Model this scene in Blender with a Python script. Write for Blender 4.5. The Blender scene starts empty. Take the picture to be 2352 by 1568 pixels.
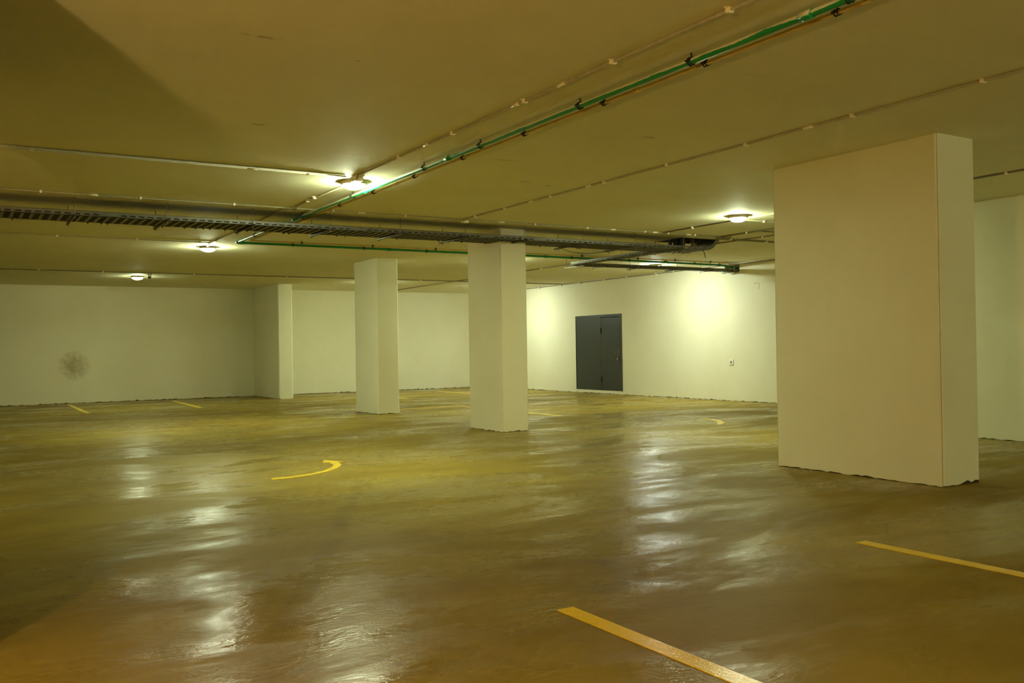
import bpy, bmesh, math, random
from mathutils import Vector, Matrix
random.seed(7)
S = bpy.context.scene
COL = S.collection
H = 3.08                      # ceiling height
PI = math.pi

# ------------------------------------------------------------------ helpers
class MB:
    def __init__(s): s.v = []; s.f = []; s.sm = []
    def add(s, vs, fs, smooth=False):
        n = len(s.v); s.v += [tuple(p) for p in vs]
        for f in fs: s.f.append([i + n for i in f]); s.sm.append(smooth)
        return s
    def box(s, a, b):
        x0, y0, z0 = [min(p, q) for p, q in zip(a, b)]; x1, y1, z1 = [max(p, q) for p, q in zip(a, b)]
        return s.add([(x0,y0,z0),(x1,y0,z0),(x1,y1,z0),(x0,y1,z0),(x0,y0,z1),(x1,y0,z1),(x1,y1,z1),(x0,y1,z1)],
            [(0,3,2,1),(4,5,6,7),(0,1,5,4),(1,2,6,5),(2,3,7,6),(3,0,4,7)])
    def cbox(s, c, d): return s.box([p - q/2 for p, q in zip(c, d)], [p + q/2 for p, q in zip(c, d)])
    def chbox(s, c, d, w):
        # box with chamfered vertical edges and rims
        cx, cy, cz = c; a, b, h = d[0]/2, d[1]/2, d[2]/2
        def ring(a, b, z, w): return [(cx+x, cy+y, z) for x, y in ((-a+w,-b),(a-w,-b),(a,-b+w),(a,b-w),(a-w,b),(-a+w,b),(-a,b-w),(-a,-b+w))]
        rings = [ring(a-w, b-w, cz-h, w*.6), ring(a, b, cz-h+w, w), ring(a, b, cz+h-w, w), ring(a-w, b-w, cz+h, w*.6)]
        return s.loft(rings)
    def loft(s, rings, smooth=False, cap=True):
        n = len(rings[0]); vs = [p for r in rings for p in r]; fs = []
        for k in range(len(rings)-1):
            for i in range(n):
                j = (i+1) % n
                fs.append((k*n+i, k*n+j, (k+1)*n+j, (k+1)*n+i))
        n0 = len(s.v); s.add(vs, fs, smooth)
        if cap:
            s.f.append([n0+i for i in range(n)][::-1]); s.sm.append(False)
            s.f.append([n0+(len(rings)-1)*n+i for i in range(n)]); s.sm.append(False)
        return s
    def tube(s, path, r, n=10, cap=True):
        P = [Vector(p) for p in path]; rings = []
        rad = r if isinstance(r, (list, tuple)) else [r]*len(P)
        t0 = (P[1]-P[0]).normalized()
        ref = Vector((0,0,1)) if abs(t0.z) < .9 else Vector((1,0,0))
        u = t0.cross(ref).normalized()
        for i, p in enumerate(P):
            if i == 0: t = P[1]-P[0]
            elif i == len(P)-1: t = P[-1]-P[-2]
            else: t = (P[i+1]-P[i]).normalized() + (P[i]-P[i-1]).normalized()
            t = t.normalized() if t.length > 1e-9 else t0
            u = (u - t*u.dot(t)).normalized(); w = t.cross(u)
            rings.append([p + (u*math.cos(2*PI*k/n) + w*math.sin(2*PI*k/n))*rad[i] for k in range(n)])
        return s.loft(rings, True, cap)
    def lathe(s, prof, c=(0,0,0), n=32, axis='z'):
        rings = []
        for r, z in prof:
            ring = []
            for k in range(n):
                a = 2*PI*k/n; x, y = max(r, 1e-4)*math.cos(a), max(r, 1e-4)*math.sin(a)
                q = (x, y, z) if axis == 'z' else ((z, x, y) if axis == 'x' else (x, z, y))
                ring.append((c[0]+q[0], c[1]+q[1], c[2]+q[2]))
            rings.append(ring)
        return s.loft(rings, True, True)
    def prism(s, poly, z0, z1):
        n = len(poly)
        return s.add([(x,y,z0) for x,y in poly]+[(x,y,z1) for x,y in poly],
            [tuple(range(n))[::-1], tuple(range(n,2*n))]+[(i,(i+1)%n,n+(i+1)%n,n+i) for i in range(n)])
    def build(s, name, mat, parent=None, smooth=None):
        me = bpy.data.meshes.new(name); me.from_pydata(s.v, [], s.f)
        me.polygons.foreach_set('use_smooth', s.sm); me.materials.append(mat)
        bm = bmesh.new(); bm.from_mesh(me); bmesh.ops.recalc_face_normals(bm, faces=bm.faces); bm.to_mesh(me); bm.free()
        o = bpy.data.objects.new(name, me); COL.objects.link(o)
        if parent:
            o.parent = parent
            o.matrix_parent_inverse = Matrix.Translation(parent.location).inverted()
        return o

def tag(o, label=None, cat=None, group=None, kind=None):
    if label: o['label'] = label
    if cat: o['category'] = cat
    if group: o['group'] = group
    if kind: o['kind'] = kind
    return o
def thing(name, loc, label, cat, group=None):
    o = bpy.data.objects.new(name, None); COL.objects.link(o); o.location = loc
    o.empty_display_size = .1
    return tag(o, label, cat, group)
def copy_tree(o, loc):
    c = o.copy(); COL.objects.link(c); c.location = loc
    for ch in o.children:
        d = ch.copy(); COL.objects.link(d); d.parent = c
    return c

# ------------------------------------------------------------------ materials
class NT:
    def __init__(s, name):
        s.m = bpy.data.materials.new(name); s.m.use_nodes = True
        s.t = s.m.node_tree; s.b = s.t.nodes['Principled BSDF']
        s.pos = s.t.nodes.new('ShaderNodeNewGeometry').outputs['Position']
    def n(s, typ, **k):
        x = s.t.nodes.new(typ)
        for a, b in k.items(): setattr(x, a, b)
        return x
    def link(s, a, b): s.t.links.new(a, b)
    def put(s, sock, v):
        if isinstance(v, (int, float)): sock.default_value = v
        elif isinstance(v, (tuple, list)): sock.default_value = tuple(v) + ((1,) if len(v) == 3 and sock.type == 'RGBA' else ())
        else: s.link(v, sock)
    def math(s, op, a, b=0.0, c=0.0, clamp=False):
        x = s.n('ShaderNodeMath', operation=op, use_clamp=clamp)
        for i, v in enumerate((a, b, c)): s.put(x.inputs[i], v)
        return x.outputs[0]
    def scale(s, v):
        x = s.n('ShaderNodeMapping'); s.link(s.pos, x.inputs[0]); x.inputs['Scale'].default_value = v
        return x.outputs[0]
    def noise(s, sc, det=4, rough=.5, vec=None, dist=0):
        x = s.n('ShaderNodeTexNoise'); s.link(vec or s.pos, x.inputs['Vector'])
        x.inputs['Scale'].default_value = sc; x.inputs['Detail'].default_value = det
        x.inputs['Roughness'].default_value = rough; x.inputs['Distortion'].default_value = dist
        return x.outputs['Fac']
    def ramp(s, v, a, b, va=0.0, vb=1.0):
        x = s.n('ShaderNodeMapRange', clamp=True); s.put(x.inputs[0], v)
        for i, q in enumerate((a, b, va, vb)): x.inputs[i+1].default_value = q
        return x.outputs[0]
    def mix(s, f, a, b):
        x = s.n('ShaderNodeMix', data_type='RGBA'); s.put(x.inputs[0], f); s.put(x.inputs[6], a); s.put(x.inputs[7], b)
        return x.outputs[2]
    def xyz(s):
        x = s.n('ShaderNodeSeparateXYZ'); s.link(s.pos, x.inputs[0]); return x.outputs
    def blob(s, c, r):
        # 1 at c falling to 0 at an ellipsoid of radii r
        x = s.n('ShaderNodeVectorMath', operation='SUBTRACT'); s.link(s.pos, x.inputs[0]); x.inputs[1].default_value = c
        y = s.n('ShaderNodeVectorMath', operation='DIVIDE'); s.link(x.outputs[0], y.inputs[0]); y.inputs[1].default_value = r
        z = s.n('ShaderNodeVectorMath', operation='LENGTH'); s.link(y.outputs[0], z.inputs[0])
        return s.math('SUBTRACT', 1.0, z.outputs['Value'], clamp=True)
    def bump(s, h, strength, dist, nrm=None):
        x = s.n('ShaderNodeBump'); s.link(h, x.inputs['Height']); x.inputs['Strength'].default_value = strength; x.inputs['Distance'].default_value = dist
        if nrm: s.link(nrm, x.inputs['Normal'])
        return x.outputs[0]
    def set(s, **k):
        for a, v in k.items(): s.put(s.b.inputs[{'color':'Base Color','rough':'Roughness','metal':'Metallic','normal':'Normal','spec':'Specular IOR Level','ecol':'Emission Color','estr':'Emission Strength','coat':'Coat Weight'}[a]], v)
        return s.m

PLASTER = (.79, .765, .565)
def plaster(name, stains=(), marks=()):
    t = NT(name)
    m = t.noise(1.1, 4, .6); f = t.noise(9, 5, .6)
    c = t.mix(t.ramp(m, .35, .7), (PLASTER[0]*.95, PLASTER[1]*.94, PLASTER[2]*.90), PLASTER)
    c = t.mix(t.math('MULTIPLY', t.ramp(f, .62, .75), .10), c, (.45, .40, .26))
    for cc, r, k in stains:
        b = t.blob(cc, r); nz = t.noise(6.5, 6, .75)
        q = t.ramp(t.math('ADD', t.math('MULTIPLY', b, 1.15), t.math('MULTIPLY', t.math('SUBTRACT', nz, .5), 2.4)), .05, 1.1)
        q = t.math('MULTIPLY', q, t.ramp(b, 0, .25))
        c = t.mix(t.math('MULTIPLY', q, k), c, (.27, .19, .05))
    for cc, r in marks:
        b = t.blob(cc, r); nz = t.noise(22, 4, .6)
        q = t.ramp(t.math('MULTIPLY', b, t.ramp(nz, .38, .6)), .05, .5)
        c = t.mix(t.math('MULTIPLY', q, .45), c, (.22, .17, .07))
    nrm = t.bump(t.noise(120, 3, .6), .25, .002)
    nrm = t.bump(t.noise(6, 4, .5), .25, .01, nrm)
    return t.set(color=c, rough=.75, normal=nrm, spec=.25)

def simple(name, col, rough=.5, metal=0.0, nz=0.12, sc=25, spec=.5):
    t = NT(name); f = t.noise(sc, 4, .6)
    c = t.mix(t.ramp(f, .3, .7), tuple(v*(1-nz) for v in col), tuple(min(1, v*(1+nz)) for v in col))
    return t.set(color=c, rough=t.ramp(f, .2, .8, max(.05, rough-.07), min(1, rough+.07)), metal=metal, spec=spec)

M = {}
M['wall'] = plaster('plaster_paint')
M['wall_back'] = plaster('plaster_paint_stained', stains=[((2.78, 26.6, .97), (.44, .5, .46), .70)])
M['ceiling'] = plaster('ceiling_paint', marks=[((1.55,5.25,H),(.16,.03,.5)),((2.13,7.3,H),(.10,.05,.5)),((5.4,8.5,H),(.12,.05,.5)),((5.75,8.6,H),(.10,.05,.5)),((5.2,6.2,H),(.14,.05,.5)),((2.2,5.4,H),(.03,.02,.5)),((4.6,7.6,H),(.2,.04,.5))])
M['concrete'] = simple('raw_concrete', (.05, .038, .016), .9, nz=.3)
M['shaft'] = simple('shaft_concrete', (.10, .065, .03), .9, nz=.4, sc=6)
M['door'] = simple('door_paint', (.033, .040, .040), .38, nz=.12, sc=3)
M['black'] = simple('black_metal', (.012, .012, .012), .45)
M['steel'] = simple('galvanised_steel', (.15, .14, .105), .5, .4, nz=.2, sc=14)
M['rod'] = simple('zinc_rod', (.30, .28, .22), .4, .7)
M['cable'] = simple('black_cable', (.010, .009, .008), .6)
M['conduit'] = simple('conduit_plastic', (.42, .38, .25), .6, spec=.3)
M['conduit_grey'] = simple('conduit_grey', (.24, .22, .13), .65, spec=.3)
M['clip'] = simple('clip_plastic', (.86, .80, .60), .5)
M['white'] = simple('white_plastic', (.85, .83, .72), .4)
M['brass'] = simple('brass', (.55, .42, .16), .3, .9)
M['yellow_pipe'] = simple('ochre_pipe', (.60, .44, .13), .5, nz=.18, sc=8)
M['lining'] = simple('grey_sheet_metal', (.30, .29, .23), .55, .3)

def green_mat():
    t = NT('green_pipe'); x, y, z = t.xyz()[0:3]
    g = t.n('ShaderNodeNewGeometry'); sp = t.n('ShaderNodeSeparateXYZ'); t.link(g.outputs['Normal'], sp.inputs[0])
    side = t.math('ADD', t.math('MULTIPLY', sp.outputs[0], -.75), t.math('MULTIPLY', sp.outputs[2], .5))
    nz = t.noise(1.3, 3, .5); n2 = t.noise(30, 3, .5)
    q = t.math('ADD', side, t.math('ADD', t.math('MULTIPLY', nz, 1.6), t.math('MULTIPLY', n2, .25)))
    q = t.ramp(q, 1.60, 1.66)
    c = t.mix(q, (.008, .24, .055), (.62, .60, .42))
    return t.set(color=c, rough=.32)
M['green'] = green_mat()

def paint_mat():
    t = NT('yellow_road_paint')
    a = t.noise(7, 5, .6); b = t.noise(60, 3, .6)
    c = t.mix(t.ramp(a, .3, .7), (.84, .56, .010), (.90, .64, .015))
    c = t.mix(t.ramp(b, .68, .76, 0, .5), c, (.35, .25, .04))
    nrm = t.bump(t.noise(60, 3, .6), .3, .004)
    return t.set(color=c, rough=.22, normal=nrm, spec=.22)
M['paint'] = paint_mat()

def floor_mat():
    t = NT('polished_concrete')
    st = t.scale((.42, 1.0, 1))
    big = t.noise(.38, 4, .55); mid = t.noise(1.6, 5, .6, st, .6); fine = t.noise(14, 6, .65, st, .4)
    c = t.mix(t.ramp(big, .35, .65), (.235, .165, .030), (.330, .245, .044))
    c = t.mix(t.ramp(mid, .44, .72, 0, .55), c, (.165, .102, .018))
    c = t.mix(t.ramp(fine, .58, .80, 0, .40), c, (.125, .082, .016))
    c = t.mix(t.ramp(t.noise(3.2, 4, .6, st), .60, .78, 0, .45), c, (.38, .29, .07))
    # scuffs and scrapes
    sc = t.n('ShaderNodeTexVoronoi', feature='DISTANCE_TO_EDGE'); sc.inputs['Scale'].default_value = .9
    wv = t.n('ShaderNodeVectorMath', operation='ADD'); t.link(t.pos, wv.inputs[0])
    nt = t.n('ShaderNodeTexNoise'); nt.inputs['Scale'].default_value = 1.2; t.link(t.pos, nt.inputs['Vector']); t.link(nt.outputs['Color'], wv.inputs[1])
    t.link(wv.outputs[0], sc.inputs['Vector'])
    crack = t.math('MULTIPLY', t.ramp(sc.outputs['Distance'], 0, .008, 1, 0), t.ramp(t.noise(.9, 3), .56, .66, 0, .35))
    c = t.mix(crack, c, (.40, .33, .13))
    x, y, z = t.xyz()[0:3]
    # tyre track: band running to the camera, with tread lines
    cx = t.math('MULTIPLY_ADD', y, .497, -.77)
    d = t.math('SUBTRACT', x, cx)
    wob = t.math('MULTIPLY', t.math('SUBTRACT', t.noise(.8, 2), .5), .14)
    d = t.math('ADD', d, wob)
    band = t.ramp(t.math('ABSOLUTE', d), .05, .10, 1, 0)
    tread = t.math('MULTIPLY_ADD', t.math('SINE', t.math('MULTIPLY', d, 330)), .5, .5)
    gate = t.math('MULTIPLY', t.ramp(y, 3.6, 4.4), t.ramp(y, 8.0, 8.7, 1, 0))
    tyre = t.math('MULTIPLY', t.math('MULTIPLY', band, t.math('MULTIPLY_ADD', tread, .7, .3)), t.math('MULTIPLY', gate, t.ramp(t.noise(2.2, 3), .35, .62, .1, .5)))
    c = t.mix(tyre, c, (.09, .062, .018))
    # round tyre scuff near the parking line
    v = t.n('ShaderNodeCombineXYZ'); t.link(t.math('SUBTRACT', x, 3.0), v.inputs[0]); t.link(t.math('MULTIPLY', t.math('SUBTRACT', y, 4.2), .85), v.inputs[1])
    ln = t.n('ShaderNodeVectorMath', operation='LENGTH'); t.link(v.outputs[0], ln.inputs[0])
    ring = t.math('MULTIPLY', t.ramp(ln.outputs['Value'], .17, .22), t.ramp(ln.outputs['Value'], .32, .38, 1, 0))
    rl = t.math('MULTIPLY_ADD', t.math('SINE', t.math('MULTIPLY', ln.outputs['Value'], 260)), .3, .7)
    c = t.mix(t.math('MULTIPLY', t.math('MULTIPLY', ring, rl), t.ramp(t.noise(2.5, 3), .35, .6, 0, .45)), c, (.11, .075, .02))
    # trowelled, uneven surface with worn matte patches
    h1 = t.noise(15, 4, .66, st, .5); h2 = t.noise(1.5, 1, .5); h3 = t.noise(38, 4, .65, st, .5)
    nrm = t.bump(h2, .5, .005); nrm = t.bump(h1, .5, .0056, nrm); nrm = t.bump(h3, .4, .0044, nrm)
    wear = t.ramp(t.noise(1.0, 6, .66, st, .5), .36, .56)
    fw = t.ramp(t.noise(8.0, 5, .7, st, .4), .45, .75, 0, .6)
    dull = t.math('MAXIMUM', t.math('MULTIPLY', wear, .9), fw)
    rg = t.math('MULTIPLY_ADD', dull, .42, .085)
    t.b.inputs['IOR'].default_value = 1.30
    sp = t.math('MULTIPLY_ADD', dull, -.25, .285)
    return t.set(color=c, rough=rg, normal=nrm, spec=sp)
M['floor'] = floor_mat()

def glow(name, col, strength):
    t = NT(name); return t.set(color=(.9, .9, .85), ecol=col, estr=strength, rough=.4)
LAMP = 480
M['strong_lens'] = glow('strong_lamp_lens', (.88, 1.0, .62), LAMP*1.75)
M['cool_fill'] = glow('cool_fill_lens', (.86, 1.0, .66), 350)  # glow of the added cool fill light
M['lens'] = glow('lamp_lens', (.86, 1.0, .62), LAMP*.7)
M['bright_lens'] = glow('bright_lamp_lens', (.87, 1.0, .62), LAMP*1.1)
M['wall_side_lens'] = glow('brightest_lamp_lens', (.87, 1.0, .84), LAMP*1.4)
M['amber_lens'] = glow('amber_lamp_lens', (1.0, .92, .52), LAMP*.10)
M['warm_fill'] = glow('warm_lamp_lens', (1.0, .64, .22), 760)  # glow of the added warm fill light

# ------------------------------------------------------------------ setting
def jag(w=.012, big=0):
    return max(.001, random.gauss(w*.5, w*.5)) + (big if random.random() < .25 else 0)

def wall(name, P, axis, side, u0, u1, holes, mat, z1=H+.25, thick=.25, label=None, jagged=True):
    """wall plane at P on axis ('x' or 'y'); side = +1/-1 where the body lies; holes = (u0,u1,z0,z1)"""
    us = sorted({u0, u1, *[h[0] for h in holes], *[h[1] for h in holes]})
    zs = sorted({0.06 if jagged else 0.0, z1, *[h[2] for h in holes], *[h[3] for h in holes]})
    pt = lambda u, z, d=0: (P + side*d, u, z) if axis == 'x' else (u, P + side*d, z)
    m = MB()
    def inh(u, z): return any(h[0] < u < h[1] and h[2] < z < h[3] for h in holes)
    for i in range(len(us)-1):
        for j in range(len(zs)-1):
            a, b, c, d = us[i], us[i+1], zs[j], zs[j+1]
            if inh((a+b)/2, (c+d)/2): continue
            m.add([pt(a,c), pt(b,c), pt(b,d), pt(a,d)], [(0,1,2,3)])
            m.add([pt(a,c,thick), pt(b,c,thick), pt(b,d,thick), pt(a,d,thick)], [(0,1,2,3)])
    for a, b, c, d in holes:
        m.add([pt(a,c),pt(a,c,thick),pt(a,d,thick),pt(a,d),pt(b,c),pt(b,c,thick),pt(b,d,thick),pt(b,d)], [(0,1,2,3),(4,5,6,7),(0,1,5,4),(3,2,6,7)])
    if jagged:
        n = int((u1-u0)/.06); prev = jag()
        for i in range(n):
            a = u0+(u1-u0)*i/n; b = u0+(u1-u0)*(i+1)/n; nx = jag(.014, .012 if random.random() < .3 else 0)
            m.add([pt(a,prev), pt(b,nx), pt(b,.06), pt(a,.06), pt(a,prev,.014), pt(b,nx,.014)], [(0,1,2,3),(0,1,5,4)])
            prev = nx
    for u in (u0, u1): m.add([pt(u,.06), pt(u,z1), pt(u,z1,thick), pt(u,.06,thick)], [(0,1,2,3)])
    m.add([pt(u0,z1), pt(u1,z1), pt(u1,z1,thick), pt(u0,z1,thick)], [(0,1,2,3)])
    o = m.build(name, mat); tag(o, label, None, None, 'structure')
    if jagged:
        b = MB(); p, q = pt(u0, 0, .012), pt(u1, .07, thick); b.box(p, q); b.build('exposed_base', M['concrete'], o)
    return o

fl = MB().box((-6.3, -5.3, -.2), (15.4, 27.0, 0)).build('floor', M['floor']); tag(fl, 'glossy brown concrete floor', kind='structure')
# ceiling with a rectangular opening
HX0, HX1, HY0, HY1 = 10.55, 11.36, 11.74, 12.48
cm = MB()
cm.box((-6.3,-5.3,H), (HX0,27,H+.22)).box((HX1,-5.3,H), (15.4,27,H+.22)).box((HX0,-5.3,H), (HX1,HY0,H+.22)).box((HX0,HY1,H), (HX1,27,H+.22))
ce = cm.build('ceiling', M['ceiling']); tag(ce, 'pale painted ceiling with a square opening', kind='structure')
sm = MB(); z0, z1 = H+.22, H+1.3
sm.box((HX0-.1,HY0-.1,z0),(HX0,HY1+.1,z1)).box((HX1,HY0-.1,z0),(HX1+.1,HY1+.1,z1)).box((HX0,HY0-.1,z0),(HX1,HY0,z1)).box((HX0,HY1,z0),(HX1,HY1+.1,z1)).box((HX0-.1,HY0-.1,z1),(HX1+.1,HY1+.1,z1+.1))
e_ = .004
sm.box((HX0-.0,HY0,H+.01),(HX0+e_,HY1,z0)).box((HX1-e_,HY0,H+.01),(HX1,HY1,z0)).box((HX0,HY0,H+.01),(HX1,HY0+e_,z0)).box((HX0,HY1-e_,H+.01),(HX1,HY1,z0))
sm.build('shaft_lining', M['shaft'], ce)
lm = MB().box((HX1-.012, HY0-.03, H-.045), (HX1-.004, HY1-.22, H+.12)).box((HX1-.004, HY0-.03, H-.045), (HX1+.05, HY1-.22, H-.04))
lm.build('opening_flashing', M['lining'], ce)

DY0, DY1, DZ0, DZ1 = 19.07, 21.145, .09, 2.122       # door opening in the right wall
wall('wall_back', 26.6, 'y', 1, -6, 15, [], M['wall_back'], label='long pale back wall with a brown damp stain')
wr = wall('wall_right', 15.0, 'x', 1, 9.0, 26.6, [(DY0,DY1,DZ0,DZ1),(14.84,15.28,2.885,3.07)], M['wall'], label='pale wall with the dark steel door, brightly lit from above')
nm = MB().box((15.02,14.80,2.80),(15.24,15.32,2.885)) 
MB().box((15.25,14.7,2.8),(15.7,15.4,3.2)).build('hole_backing', M['shaft'], wr)
wall('wall_near_right', 11.4, 'x', 1, -5, 9.0, [], M['wall'], label='pale wall behind the wide column at the right')
wall('wall_return', 9.0, 'y', -1, 11.65, 15.25, [], M['wall'])
wall('wall_left', -6.0, 'x', -1, -5, 26.6, [], M['wall'])
wall('wall_rear', -5.0, 'y', -1, -6, 11.4, [], M['wall'])

# door, flush in the wall
door = thing('door_1', (15.0, (DY0+DY1)/2, DZ0), 'dark grey double steel door in the bright wall', None); door['kind'] = 'structure'
if 'category' in door: del door['category']
X = 15.0
fm = MB()
fm.box((X-.012,DY0,DZ0),(X+.05,DY0+.075,DZ1)).box((X-.012,DY1-.03,DZ0),(X+.05,DY1,DZ1)).box((X-.012,DY0+.075,DZ1-.07),(X+.05,DY1-.03,DZ1))
fm.build('door_frame', M['door'], door)
SE = 19.97
MB().box((X-.006,SE+.003,DZ0+.004),(X+.04,DY1-.03,DZ1-.07)).build('fixed_leaf', M['door'], door)
lf = MB().chbox((X+.014,(DY0+.083+SE-.003)/2,(DZ0+DZ1-.078)/2),(.045,SE-DY0-.086,DZ1-DZ0-.086),.004).build('door_leaf', M['door'], door)
MB().box((X+.05,DY0,DZ0),(X+.07,DY1,DZ1)).build('door_rebate', M['black'], door)
for z in (1.70, .40):
    hm = MB().tube([(X-.02,SE,z-.07),(X-.02,SE,z+.07)],.013,10); hm.box((X-.012,SE-.035,z-.05),(X-.004,SE+.035,z+.05))
    hm.build('hinge', M['black'], door)
hd = MB(); hy = DY0+.13
hd.box((X-.016,hy-.02,.99),(X-.006,hy+.02,1.19)); hd.tube([(X-.006,hy,1.105),(X-.055,hy,1.105),(X-.06,hy+.02,1.105),(X-.06,hy+.13,1.103)],.009,8)
hd.tube([(X-.006,hy-.06,1.105),(X-.03,hy-.06,1.105),(X-.03,hy+.0,1.105)],.006,8)
hd.build('door_handle', M['steel'], door)
hs = MB().box((X-.02,hy-.012,.985),(X-.006,hy+.05,1.012)); hs.tube([(X-.015,hy+.035,.995),(X-.045,hy+.035,.995)],.006,8); hs.build('hasp', M['black'], door)
pl = thing('padlock', (X-.04, hy+.03, .92), 'small brass padlock hanging on the dark steel door', 'padlock')
MB().chbox((X-.036,hy+.03,.935),(.02,.042,.05),.005).build('lock_body', M['brass'], pl)
MB().tube([(X-.036,hy+.016,.958),(X-.036,hy+.016,.985)]+[(X-.036,hy+.03-.014*math.cos(a),.985+.014*math.sin(a)) for a in [k*PI/8 for k in range(1,8)]]+[(X-.036,hy+.044,.985),(X-.036,hy+.044,.958)],.0035,8).build('shackle', M['rod'], pl)

# ------------------------------------------------------------------ columns
def column(x0, x1, y0, y1, label, chip=None, bevel=.02, name='concrete_column', mat='wall'):
    """plastered column with eased corners and a ragged plaster edge at the floor"""
    pts = []; b = bevel
    def seg(ax, ay, bx, by):
        n = max(1, int(math.hypot(bx-ax, by-ay)/.05))
        for i in range(n): pts.append((ax+(bx-ax)*i/n, ay+(by-ay)*i/n))
    seg(x0+b,y0,x1-b,y0); seg(x1-b,y0,x1,y0+b); seg(x1,y0+b,x1,y1-b); seg(x1,y1-b,x1-b,y1)
    seg(x1-b,y1,x0+b,y1); seg(x0+b,y1,x0,y1-b); seg(x0,y1-b,x0,y0+b); seg(x0,y0+b,x0+b,y0)
    t = thing(name, ((x0+x1)/2,(y0+y1)/2,0), label, 'column', 'plastered columns of the car park')
    m = MB(); bot = []
    for x, y in pts:
        z = jag(.010, .006)
        if chip and chip(x, y): z = random.uniform(.006, .034)
        bot.append((x, y, z))
    cx, cy = (x0+x1)/2, (y0+y1)/2
    inn = [(cx+(x-cx)*(1-.024/(x1-x0)), cy+(y-cy)*(1-.024/(y1-y0)), z) for x, y, z in bot]
    m.loft([inn, bot, [(x,y,.06) for x,y in pts], [(x,y,H+.01) for x,y in pts]], False, False)
    m.build('plaster_shaft', M[mat], t)
    MB().box((x0+.012,y0+.012,0),(x1-.012,y1-.012,H)).build('exposed_base', M['concrete'], t)
    return t
column(7.35, 7.90, 4.90, 6.79, 'wide plastered column standing alone in front of the dim wall, the largest column', chip=lambda x, y: y < 4.93 and x > 7.58, bevel=.026)
column(7.10, 7.57, 11.95, 12.98, 'pale plastered column whose top is crossed by the long cable tray')
column(7.19, 7.65, 16.88, 18.05, 'slim plastered column beyond the cable tray, second in the row from the back wall')
column(7.49, 7.88, 24.25, 26.62, 'pale pier projecting from the back wall, end of the column row', name='wall_pier')
column(-.35, .08, 4.52, 6.62, 'unseen column just outside the frame, added and darkened to shade the ceiling and floor', mat='shaft')  # placed to cast the left shadow; dark tone added to dim the ceiling corner
column(-2.85, -2.38, -1.95, .0, 'unseen plastered column behind the camera, added to carry the warm fill light')  # added as a mount for the warm fill light

# ------------------------------------------------------------------ lamps
def lamp(loc, label):
    t = thing('ceiling_lamp', (0,0,0), label, 'lamp', 'round ceiling lamps')
    MB().lathe([(.0,0),(.132,0),(.136,-.006),(.140,-.030),(.137,-.036),(.0,-.036)], n=40).build('lamp_base', M['white'], t)
    MB().lathe([(.119,-.035),(.111,-.051),(.095,-.066),(.070,-.078),(.036,-.086),(.0,-.088)], n=32).build('lamp_lens', M['lens'], t)
    for a in (.5, 2.6, 4.7):
        c, s = math.cos(a), math.sin(a)
        MB().tube([(c*.132,s*.132,-.014),(c*.145,s*.145,-.020),(c*.140,s*.140,-.042),(c*.118,s*.118,-.048)],.004,8).build('lens_clip', M['white'], t)
    t.location = loc
    return t
L0 = lamp((3.72, 9.30, H), 'round glowing ceiling lamp beside the green pipe, largest in view')
strong = [L0]
def more_lamp(x, y, label):
    c = copy_tree(L0, (x, y, H)); c['label'] = label; return c
strong.append(more_lamp(3.79, 16.15, 'round glowing ceiling lamp beyond the cable tray, middle one of its row'))
more_lamp(3.76, 22.9, 'round glowing ceiling lamp closest to the stained back wall, smallest in view')
far = [more_lamp(9.51, 9.42, 'round glowing ceiling lamp beside the wide column, in front of the ceiling opening'),
    more_lamp(9.70, 16.15, 'round ceiling lamp hidden behind the column under the cable tray'),
    more_lamp(9.75, 22.9, 'round ceiling lamp hidden behind the slim column')]
side = [more_lamp(13.5, 15.92, 'round ceiling lamp just above the short cable tray, lighting the wall right of the door'),
    more_lamp(13.4, 22.9, 'round ceiling lamp lighting the wall left of the door, hidden behind a column')]
near = [more_lamp(3.72, 2.5, 'round ceiling lamp above the frame, over the wide yellow line')]
for lst, mat in ((far, 'bright_lens'), (side, 'wall_side_lens'), (near, 'amber_lens'), (strong, 'strong_lens')):
    for q in lst:
        for ch in q.children:
            if ch.name.startswith('lamp_lens'): ch.data = ch.data.copy(); ch.data.materials[0] = M[mat]

def fill_lamp(x, y, z, label, mat):  # added fill light outside the view, shaped as a round fixture
    t = thing('fill_lamp', (x, y, z), label, 'lamp')
    MB().lathe([(0,0),(.20,0),(.20,.03),(.18,.04),(0,.04)], (x,y,z), 32, 'y').build('lamp_base', M['white'], t)
    MB().lathe([(.175,.035),(.17,.08),(.13,.125),(.07,.145),(0,.15)], (x,y,z), 32, 'y').build('lamp_lens', mat, t)
fill_lamp(-2.6, 0, 1.5, 'unseen warm fill light added on the column behind the camera', M['warm_fill'])  # added to warm the near ceiling and floor from behind
fill_lamp(8.2, -5.0, 1.7, 'unseen cool fill light added on the rear wall', M['cool_fill'])  # added to brighten the right face of the wide column

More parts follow.
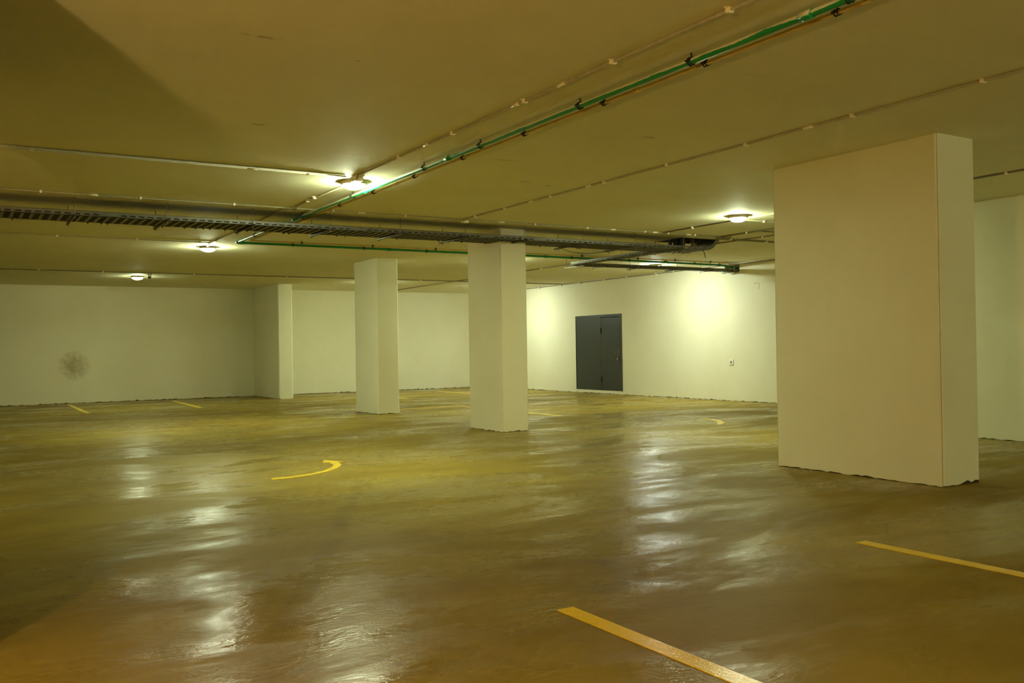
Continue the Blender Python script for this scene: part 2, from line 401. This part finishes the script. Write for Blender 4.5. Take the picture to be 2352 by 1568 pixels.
# ------------------------------------------------------------------ conduits
CZ = H - .012
def conduit(path, clips, label, r=.0095, mat='conduit', name='conduit'):
    t = thing(name, path[0], label, 'conduit', 'pale conduits clipped to the ceiling')
    MB().tube(path, r, 10).build('tube', M[mat], t)
    for x, y, ax in clips:
        m = MB(); z = CZ; w = .013
        if ax == 'x':
            m.box((x-w,y-.020,z-.014),(x+w,y+.020,H)).box((x-w*.7,y-.034,H-.006),(x+w*.7,y+.034,H)).box((x-w*.8,y-.016,z-.018),(x+w*.8,y+.016,z-.012))
        else:
            m.box((x-.020,y-w,z-.014),(x+.020,y+w,H)).box((x-.034,y-w*.7,H-.006),(x+.034,y+w*.7,H)).box((x-.016,y-w*.8,z-.018),(x+.016,y+w*.8,z-.012))
        m.build('clip', M['clip'], t)
    return t
def sleeves(t, pts):
    for x, y, ax in pts:
        p = [(x-.05,y,CZ),(x+.05,y,CZ)] if ax == 'x' else [(x,y-.05,CZ),(x,y+.05,CZ)]
        MB().tube(p, .0125, 10).build('coupling_sleeve', M['clip'], t)
def xs(y, *a): return [(x, y, 'x') for x in a]
def ys(x, *a): return [(x, y, 'y') for y in a]
c = conduit([(-5.9,9.02,CZ),(3.52,9.02,CZ)], xs(9.02,-.4,.63,1.93,3.11), 'lower conduit of the pair running from the left edge to the largest lamp', .0105)
sleeves(c, [(2.55,9.02,'x')])
conduit([(-5.9,8.965,CZ),(3.30,8.965,CZ)], xs(8.965,-.9), 'upper conduit of the pair running from the left edge to the largest lamp', .0095)
c = conduit([(3.60,-4.9,CZ),(3.60,8.86,CZ),(3.605,8.93,CZ-.012),(3.63,8.98,CZ-.016)], ys(3.60,1.5,2.55,3.6,4.62,5.67,6.8,7.87), 'conduit running from the largest lamp toward the camera, left of the green pipe')
sleeves(c, [(3.60,5.2,'y'),(3.60,5.8,'y'),(3.60,7.3,'y')])
c = conduit([(-5.9,11.31,CZ),(11.25,11.31,CZ)], xs(11.31,-.15,.87,1.9,2.97,4.23,5.25,7.32,8.26,9.38,9.86,10.43), 'long conduit running across the ceiling in front of the long cable tray')
sleeves(c, [(1.4,11.31,'x'),(4.62,11.31,'x'),(6.75,11.31,'x'),(8.75,11.31,'x'),(9.6,11.31,'x'),(10.3,11.31,'x')])
c = conduit([(6.13,-4.9,CZ),(6.13,11.2,CZ),(6.15,11.33,CZ-.01),(6.17,11.36,CZ-.012)], ys(6.13,2.7,3.73,4.81,5.96,7.02,8.06,9.11,10.17,10.95), 'conduit running from the small ceiling box past the wide column to the right edge')
sleeves(c, [(6.13,5.25,'y'),(6.13,8.35,'y'),(6.13,9.55,'y')])
conduit([(-5.9,15.41,CZ),(3.62,15.41,CZ),(3.70,15.45,CZ),(3.74,15.9,CZ)], xs(15.41,.3,1.4,2.53,3.5), 'conduit running from the left edge to the middle lamp of the row')
conduit([(3.70,9.44,CZ),(3.68,10.8,CZ),(3.69,11.18,CZ),(3.74,11.26,CZ-.018),(3.70,11.40,CZ-.018),(3.62,11.50,CZ),(3.66,13.0,CZ),(3.66,15.35,CZ),(3.74,16.0,CZ)], ys(3.67,10.41,10.66,15.1), 'thin conduit joining the largest lamp to the next one, jogging by the cable tray', .0085)
conduit([(-5.9,21.75,CZ),(14.95,21.75,CZ)], xs(21.75,1.62,2.87,4.78,6.95,8.9,10.5), 'far conduit crossing the ceiling by the smallest lamp, nearest the back wall', .012, mat='conduit_grey')
conduit([(11.55,15.6,CZ),(11.55,26.5,CZ)], ys(11.55,16.4,17.6,19.0), 'conduit running from the short cable tray toward the back wall', .011, mat='conduit_grey')
c9 = conduit([(14.965,9.2,H-.03),(14.965,26.5,H-.03)], [], 'conduit along the top corner of the bright wall with the door', .011, mat='conduit_grey')
for y in (10.2,11.4,12.6,13.72,16.97,17.63,18.79,19.74,20.89,21.81,22.93,24.2):
    MB().cbox((14.968,y,H-.028),(.055,.028,.045)).cbox((14.985,y,H-.062),(.02,.022,.03)).build('clip', M['clip'], c9)
conduit([(9.74,-4.9,CZ),(9.74,11.28,CZ)], ys(9.74,3.6,4.65,5.68,7.0,8.2,10.6), 'conduit passing behind the wide column and the lamp beside it', .0105, mat='conduit_grey')
conduit([(9.74,9.62,CZ),(13.2,9.62,CZ)], xs(9.62,10.23,11.3), 'short conduit leaving the lamp beside the wide column', .0105, mat='conduit_grey')
conduit([(11.02,7.0,CZ),(11.02,11.42,CZ)], ys(11.02,8.2,9.5,10.72), 'conduit running from the ceiling opening corner toward the wide column', .014, mat='conduit_grey')
conduit([(11.70,9.1,CZ),(11.70,11.2,CZ),(11.66,11.38,CZ),(11.69,11.62,CZ),(11.70,12.4,CZ)], ys(11.70,10.0,11.02), 'kinked conduit passing right of the ceiling opening', .011, mat='conduit_grey')
conduit([(11.2,11.49,CZ),(14.9,11.49,CZ)], xs(11.49,11.42,12.28,13.3), 'upper conduit of the pair right of the ceiling opening', .011, mat='conduit_grey')
conduit([(11.2,11.55,CZ),(14.9,11.55,CZ)], xs(11.55,12.28,13.3), 'lower conduit of the pair right of the ceiling opening', .011, mat='conduit_grey')
conduit([(11.0,10.48,CZ),(14.9,10.48,CZ)], xs(10.48,12.6), 'thin conduit branching right beside the wide column', .009, mat='conduit_grey')

def junction(x, y, label, s=.085, dark=False):
    t = thing('junction_box', (x,y,H), label, 'box')
    MB().chbox((x,y,H-.022),(s,s,.044),.004).build('box_body', M['white'], t)
    MB().chbox((x,y,H-.047),(s*.86,s*.86,.008),.003).build('box_lid', M['black'] if dark else M['white'], t)
    for dx, dy in ((-1,0),(1,0),(0,-1)):
        MB().tube([(x+dx*s*.48,y+dy*s*.48,H-.018),(x+dx*s*.68,y+dy*s*.68,H-.018)],.013,10).build('cable_gland', M['white'], t)
    return t
junction(3.65, 9.04, 'square white junction box touching the largest lamp', .10)
junction(6.19, 11.36, 'small white junction box above the cable tray and near its supporting rods')
t = thing('ceiling_detector', (3.90,22.2,H), 'small dark-tipped detector under the ceiling beside the smallest lamp', 'detector')
MB().lathe([(0,0),(.05,0),(.05,-.05),(.045,-.06),(0,-.06)],(3.90,22.2,H),20).build('detector_base', M['white'], t)
MB().lathe([(0,0),(.036,0),(.036,-.03),(.02,-.04),(0,-.04)],(3.90,22.2,H-.058),20).build('sensor_head', M['black'], t)

# ------------------------------------------------------------------ pipes
def arc(c, r, a0, a1, n=8, plane='xy', z=0):
    return [(c[0]+r*math.cos(a0+(a1-a0)*k/n), c[1]+r*math.sin(a0+(a1-a0)*k/n), z) for k in range(n+1)]
def clamp(t, x, y, z, R, ax):
    m = MB(); n = 18
    ring = lambda off: [((x+off, y+(R+.004)*math.cos(a), z+(R+.004)*math.sin(a)) if ax == 'x' else (x+(R+.004)*math.cos(a), y+off, z+(R+.004)*math.sin(a))) for a in [2*PI*k/n for k in range(n+1)]]
    for off in (-.011, .011): m.tube(ring(off), .005, 6)
    m.tube([(x,y,z+R),(x,y,H)], .005, 6)
    for s in (-1, 1):
        p = (x, y+s*(R+.011), z) if ax == 'x' else (x+s*(R+.011), y, z)
        m.cbox(p, (.034 if ax == 'x' else .014, .014 if ax == 'x' else .034, .010))
    m.build('pipe_clamp', M['black'], t)
GZ, GR = 3.028, .0205
gp = thing('green_pipe', (3.95,-4.9,GZ), 'green water pipe hanging under the ceiling, bending past the cable tray', 'pipe')
GX, GY = 3.945, 14.90
path = [(GX,-4.9,GZ)]+[(GX,y,GZ) for y in (0,4,8,12)]+[(GX,GY-.06,GZ)]+arc((GX+.06,GY-.06),.06,PI,PI/2,6,z=GZ)+[(7,GY,GZ),(11,GY,GZ),(14.55,GY+.03,GZ-.01),(14.75,GY+.05,GZ-.03),(14.95,GY+.08,GZ-.05),(15.2,GY+.1,GZ-.06)]
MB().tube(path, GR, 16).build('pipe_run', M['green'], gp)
for y in (.9, 3.38, 7.55, 9.55, 12.0):
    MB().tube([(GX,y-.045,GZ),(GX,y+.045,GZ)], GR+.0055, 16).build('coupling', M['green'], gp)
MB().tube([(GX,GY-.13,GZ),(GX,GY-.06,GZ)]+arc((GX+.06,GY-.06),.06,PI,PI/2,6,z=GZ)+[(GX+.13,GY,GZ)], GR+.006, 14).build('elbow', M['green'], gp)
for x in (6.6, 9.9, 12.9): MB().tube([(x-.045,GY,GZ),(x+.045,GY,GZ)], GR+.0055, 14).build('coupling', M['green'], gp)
for y in (2.2,3.1,4.28,5.46,6.94,8.05,9.9,11.66,13.85): clamp(gp, GX, y, GZ, GR, 'y')
for x in (4.86,6.12,7.32,8.9,10.5,11.93,12.88,13.73,14.45): clamp(gp, x, GY, GZ, GR, 'x')
YZ, YR = 3.045, .0125
yp = thing('ochre_pipe', (4.07,-4.9,YZ), 'thin ochre pipe running alongside the green pipe', 'pipe')
YX, YY = 4.095, 14.70
path = [(YX,-4.9,YZ)]+[(YX,y,YZ) for y in (0,4,8,12)]+[(YX,YY-.05,YZ)]+arc((YX+.05,YY-.05),.05,PI,PI/2,6,z=YZ)+[(7,YY,YZ),(11,YY,YZ),(14.5,YY+.02,YZ),(14.8,YY+.16,YZ-.02),(15.2,YY+.25,YZ-.03)]
MB().tube(path, YR, 12).build('pipe_run', M['yellow_pipe'], yp)
for y in (5.0, 9.0, 13.0): MB().tube([(YX,y-.035,YZ),(YX,y+.035,YZ)], YR+.004, 12).build('coupling', M['yellow_pipe'], yp)
for y in (2.2,3.30,4.31,5.37,6.46,7.54,8.58,9.65,10.7,12.6): clamp(yp, YX, y, YZ, YR, 'y')
for x in (4.95,6.2,7.4,9.0,10.6,12.0,13.0,14.0): clamp(yp, x, YY, YZ, YR, 'x')

# ------------------------------------------------------------------ cable trays
def rail(ax, a0, a1, p, inn, z0, h, pitch=.1, th=.0035, slot=(.012,.026)):
    """slotted side of a tray along axis ax from a0 to a1, at cross position p, lip turned toward inn"""
    m = MB()
    def b(u0, u1, v0, v1, za, zb):
        m.box((u0,v0,za),(u1,v1,zb)) if ax == 'x' else m.box((v0,u0,za),(v1,u1,zb))
    q = p + inn*th
    b(a0, a1, p, q, z0, z0+slot[0]); b(a0, a1, p, q, z0+slot[1], z0+h); b(a0, a1, p, p+inn*.014, z0+h-.003, z0+h)
    n = int((a1-a0)/pitch)
    for k in range(n+1):
        u = a0+k*pitch; b(u, min(a1, u+.036), p, q, z0+slot[0], z0+slot[1])
    return m
def slats(ax, a0, a1, p0, p1, z0, pitch=.1, w=.036, th=.003):
    m = MB(); n = int((a1-a0)/pitch)
    def b(u0, u1, v0, v1): 
        m.box((u0,v0,z0),(u1,v1,z0+th)) if ax == 'x' else m.box((v0,u0,z0),(v1,u1,z0+th))
    b(a0, a1, p0, p0+.03); b(a0, a1, p1-.03, p1)
    for k in range(n+1): b(a0+k*pitch, min(a1, a0+k*pitch+w), p0, p1)
    return m
TZ, TY0, TY1, TH = 2.876, 11.65, 12.25, .058
TX1 = 11.0
t1 = thing('cable_tray', (-5.9,(TY0+TY1)/2,TZ), 'long wide cable tray hung across the whole ceiling, curving up into the ceiling opening', 'cable tray')
rail('x', -5.9, TX1, TY0, 1, TZ, TH).build('side_rail', M['steel'], t1)
rail('x', -5.9, TX1, TY1, -1, TZ, TH).build('side_rail', M['steel'], t1)
slats('x', -5.9, TX1, TY0, TY1, TZ).build('slatted_bottom', M['steel'], t1)
for x in (-1.3, 1.63, 4.7, 6.69, 7.63, 9.16):
    for ya, yb in ((TY0-.004,TY0),(TY1,TY1+.004)): MB().box((x-.11,ya,TZ+.004),(x+.11,yb,TZ+TH-.008)).build('splice_plate', M['steel'], t1)
for k in range(46):
    x = random.uniform(.2, 10.9); y = random.choice((TY0+.03, TY1-.02, TY1-.02, TY1-.02))
    MB().lathe([(0,0),(.011,0),(.011,-.006),(.006,-.008),(.006,-.018),(0,-.018)],(x,y,TZ),8).build('bolt', M['black'], t1)
# elbow up into the opening: cheeks and perforated curved bottom
ER = .31; ec = (TX1, TZ+ER)
ang = [PI*.5*k/14 for k in range(15)]
for yy in (TY0, TY1):
    m = MB(); o = [(ec[0]+ER*math.sin(a), ec[1]-ER*math.cos(a)) for a in ang]; i_ = [(ec[0]+(ER-TH)*math.sin(a), ec[1]-(ER-TH)*math.cos(a)) for a in ang]
    for k in range(14):
        for d in (0,):
            m.add([(o[k][0],yy,o[k][1]),(o[k+1][0],yy,o[k+1][1]),(i_[k+1][0],yy,i_[k+1][1]),(i_[k][0],yy,i_[k][1]),
                   (o[k][0],yy+.0035,o[k][1]),(o[k+1][0],yy+.0035,o[k+1][1]),(i_[k+1][0],yy+.0035,i_[k+1][1]),(i_[k][0],yy+.0035,i_[k][1])],
                  [(0,1,2,3),(4,5,6,7),(0,1,5,4),(3,2,6,7)])
    m.build('elbow_cheek', M['steel'], t1)
m = MB()
def ep(a, y, r=ER): return (ec[0]+r*math.sin(a), y, ec[1]-r*math.cos(a))
NA, NY = 24, 24
for k in range(NA):
    a0, a1 = PI*.5*k/NA, PI*.5*(k+1)/NA; am = a0+(a1-a0)*.55
    m.add([ep(a0,TY0),ep(am,TY0),ep(am,TY1),ep(a0,TY1)], [(0,1,2,3)])
    for j in range(NY):
        y0 = TY0+(TY1-TY0)*j/NY; y1 = y0+(TY1-TY0)/NY*.5
        m.add([ep(am,y0),ep(a1,y0),ep(a1,y1),ep(am,y1)], [(0,1,2,3)])
m.build('perforated_elbow', M['black'], t1)
# branch tray and short tray into the wall
BZ, BH = 2.880, .058
t2 = thing('cable_tray', (10.54,13.5,BZ), 'narrow cable tray branching off the long tray toward the door wall', 'cable tray')
rail('y', 12.25, 14.85, 10.44, 1, BZ, BH).build('side_rail', M['steel'], t2)
rail('y', 12.25, 14.85, 10.64, -1, BZ, BH).build('side_rail', M['steel'], t2)
slats('y', 12.25, 14.85, 10.44, 10.64, BZ).build('slatted_bottom', M['steel'], t2)
t3 = thing('cable_tray', (12.7,14.95,BZ), 'narrow cable tray running into the hole in the door wall', 'cable tray')
rail('x', 10.66, 15.16, 14.86, 1, BZ, BH).build('side_rail', M['steel'], t3)
rail('x', 10.66, 15.16, 15.06, -1, BZ, BH).build('side_rail', M['steel'], t3)
slats('x', 10.44, 15.16, 14.86, 15.06, BZ).build('slatted_bottom', M['steel'], t3)
for x in (11.6, 14.35): MB().box((x-.1,14.856,BZ+.004),(x+.1,14.86,BZ+BH-.006)).build('splice_plate', M['steel'], t3)

# hangers: strut below the tray and two threaded rods
def hanger(ax, u, r0, r1, zs, label, group, ext=.10):
    loc = (u,(r0+r1)/2,zs) if ax == 'x' else ((r0+r1)/2,u,zs)
    t = thing('tray_hanger', loc, label, 'hanger', group)
    P = (lambda v, z, d=0: (u+d, v, z)) if ax == 'x' else (lambda v, z, d=0: (v, u+d, z))
    m = MB(); a, b = r0-ext, r1+ext
    m.box(P(a,zs-.021,-.0105),P(b,zs-.018,.0105)); m.box(P(a,zs-.021,-.0105),P(b,zs,-.0075)); m.box(P(a,zs-.021,.0075),P(b,zs,.0105))
    m.build('strut', M['steel'], t)
    for v in (r0, r1):
        MB().tube([P(v,zs-.045),P(v,H)], .0045, 8).build('threaded_rod', M['rod'], t)
        x, y, z = P(v, zs-.030)
        for q in (z, zs+.006): MB().lathe([(0,-.004),(.009,-.004),(.009,.004),(0,.004)],(x,y,q),6).build('nut', M['rod'], t)
    return t
ORD = 'first second third fourth fifth sixth seventh eighth ninth tenth'.split()
hx = [1.24, 2.25, 3.28, 4.30, 5.31, 6.33, 7.32, 8.42, 9.43, 10.46]
for k, x in enumerate(hx):
    nm_ = ORD[k]
    hanger('x', x, 11.61, 12.33, TZ-.002, f'strut and rods under the long cable tray, {nm_} hanger from the left edge', 'hangers of the long cable tray')
hanger('x', .2, 11.61, 12.33, TZ-.002, 'rod and strut hanger of the long tray just outside the left edge', 'hangers of the long cable tray')
hanger('x', -.8, 11.61, 12.33, TZ-.002, 'rod and strut hanger of the long tray well outside the left edge', 'hangers of the long cable tray')
hanger('y', 13.55, 10.40, 10.68, BZ-.002, 'rod and strut hanger under the branching narrow tray', 'hangers of the narrow cable trays', .06)
for x, w in ((11.17,'by the tray corner'),(12.12,'second from the tray corner'),(13.16,'third from the tray corner'),(14.08,'fourth from the corner'),(14.82,'right in front of the wall hole')):
    hanger('x', x, 14.82, 15.10, BZ-.002, 'short rod hanger under the tray entering the wall, '+w, 'hangers of the narrow cable trays', .10)
hanger('x', 10.70, 14.83, 15.37, BZ-.002, 'wide rod hanger at the corner where both narrow trays meet', 'hangers of the narrow cable trays', .06)

# cables
for k in range(15):
    y = TY0+.035+k*.0379; r = random.choice((.0150, .0170, .0185)); bx = 10.50+.028*(k % 6)+random.uniform(0,.1)
    p = []; x = -5.8
    while x < bx-.16: p.append((x, y+random.uniform(-.001,.001), TZ+.005+r)); x += .55
    yt = y + (11.98-y)*.35
    p += [(bx-.10,y,TZ+.006+r),(bx-.03,y,TZ+.04+r),(bx+.01,yt,TZ+.13),(bx+.02,yt,H+.05),(bx+.03,yt,H+.8)]
    o = MB().tube(p, r, 8).build('power_cable', M['cable']); tag(o, 'black power cable lying in the long tray and rising into the ceiling opening', 'cable', 'black cables in the long tray')
for k in range(3):
    y = 14.92+k*.04
    o = MB().tube([(15.2,y,BZ+.02),(12.8,y,BZ+.018),(10.72-.05*k,y,BZ+.018),(10.52+.03*k-.0,y-.08,BZ+.018),(10.50+.04*k,14.6,BZ+.018),(10.50+.04*k,12.4,BZ+.018)], .012, 8).build('power_cable', M['cable'])
    tag(o, 'black cable lying in the narrow trays from the wall hole', 'cable', 'black cables in the narrow trays')
o = MB().tube([(8.45,12.3,TZ-.004),(8.56,12.38,2.855),(8.75,12.40,2.825),(9.0,12.4,2.812),(9.2,12.39,2.825),(9.36,12.36,2.85),(9.43,12.30,TZ-.006)], .004, 8).build('loose_wire', M['cable'])
tag(o, 'thin loose wire sagging below the long cable tray', 'wire')
o = MB().tube([(10.95,11.70,TZ+.01),(10.98,11.69,TZ-.01),(11.02,11.70,2.82),(11.03,11.70,2.75)], .006, 8).build('dangling_wire', M['cable'])
tag(o, 'short wire end dangling below the curved end of the tray', 'wire')

# ------------------------------------------------------------------ small wall fittings
sw = thing('wall_switch', (14.99,15.13,.87), 'square white switch plate low on the bright wall', 'switch')
MB().chbox((14.992,15.13,.87),(.018,.125,.125),.004).build('plate', M['white'], sw)
MB().chbox((14.981,15.13,.87),(.010,.05,.05),.003).build('rocker', M['lining'], sw)
m = MB(); yc, zc, hw = 14.33, 2.53, .065
for y0, y1, z0, z1 in ((yc-hw,yc+hw,zc+hw-.008,zc+hw),(yc-hw,yc-hw+.007,zc-hw*.9,zc+hw),(yc-hw,yc-hw*.4,zc-hw,zc-hw+.007),(yc+hw-.006,yc+hw,zc+hw*.5,zc+hw)): m.box((14.997,y0,z0),(15.001,y1,z1))
tag(m.build('cover_outline', M['lining']), 'faint square outline of a plastered-over box high on the bright wall', 'cover')

# ------------------------------------------------------------------ painted floor markings
def marking(poly, label, cat='floor line', name='parking_line', group='yellow parking lines on the floor'):
    o = MB().prism(poly, .0, .003).build(name, M['paint']); return tag(o, label, cat, group)
marking([(2.49,3.705),(2.585,3.705),(2.585,-.5),(2.49,-.5)], 'broad yellow line at the bottom of the photo, nearest the camera')
marking([(4.89,3.875),(4.985,3.875),(4.985,-.5),(4.89,-.5)], 'yellow line leading to the right edge in front of the wide column')
marking([(2.52,25.95),(2.63,25.95),(2.60,21.9),(2.49,21.9)], 'short far yellow line below the brown wall stain')
marking([(5.01,25.65),(5.12,25.65),(5.00,21.9),(4.88,21.9)], 'short far yellow line left of the pier on the back wall')
marking([(9.57,18.0),(9.67,18.0),(9.67,14.07),(9.57,14.07)], 'yellow line right of the column under the cable tray, toward the door')
marking([(7.66,17.95),(9.67,18.0),(9.67,18.11),(7.66,18.06)], 'thin yellow line joining the two middle columns')
marking([(12.48,24.9),(12.58,24.9),(12.58,21.8),(12.48,21.8)], 'far yellow line left of the column under the tray, near the back wall')
marking([(10.16,25.0),(10.26,25.0),(10.14,21.88),(10.04,21.88)], 'far yellow line just right of the slim column')
marking([(2.713,9.04),(2.898,9.067),(3.147,9.153),(3.371,9.297),(3.576,9.532),(3.675,9.692),(3.714,9.784),(3.744,9.917),(3.76,10.02),(3.841,10.04),(3.776,10.132),(3.705,10.323),(3.599,10.065),(3.664,10.045),(3.645,9.87),(3.597,9.724),(3.505,9.559),(3.361,9.388),(3.178,9.26),(2.931,9.167),(2.737,9.167)],
    'curved yellow hook marking in the open floor, the larger curve', 'floor marking', 'curved_marking', 'curved yellow markings')
marking([(10.851,11.76),(11.11,11.847),(11.109,11.683),(10.971,11.329),(10.775,11.051),(10.494,10.813),(10.387,10.826),(10.669,11.089),(10.892,11.403),(10.978,11.707)][::-1],
    'small curved yellow marking beside the wide column, on the bright floor', 'floor marking', 'curved_marking', 'curved yellow markings')

# ------------------------------------------------------------------ camera, world, view
cam = bpy.data.cameras.new('camera'); co = bpy.data.objects.new('camera', cam); COL.objects.link(co)
r = Vector((0.8536811626853891, -0.5205527300941875, -0.015916270530817546)); u = Vector((0.010018593807759725, -0.014141113748348899, 0.9998498170625782)); f = Vector((0.5206996257481248, 0.8537124129901382, 0.0068567960680227845))
co.matrix_world = Matrix(((r.x,u.x,-f.x,0),(r.y,u.y,-f.y,0),(r.z,u.z,-f.z,1.27),(0,0,0,1)))
cam.lens = 32.42; cam.sensor_width = 36; cam.sensor_fit = 'HORIZONTAL'; cam.clip_start = .05
S.camera = co
w = bpy.data.worlds.new('world'); S.world = w; w.use_nodes = True
w.node_tree.nodes['Background'].inputs[0].default_value = (0, 0, 0, 1); w.node_tree.nodes['Background'].inputs[1].default_value = 0
vs = S.view_settings; S.display_settings.display_device = 'sRGB'
vs.view_transform = 'Standard'; vs.look = 'None'; vs.exposure = -.1; vs.gamma = 1; vs.use_curve_mapping = False
cy = S.cycles
cy.use_denoising = True; cy.max_bounces = 8; cy.diffuse_bounces = 6; cy.glossy_bounces = 3; cy.use_adaptive_sampling = True; cy.adaptive_threshold = .12; cy.adaptive_min_samples = 12; cy.sample_clamp_indirect = 8; cy.caustics_reflective = False
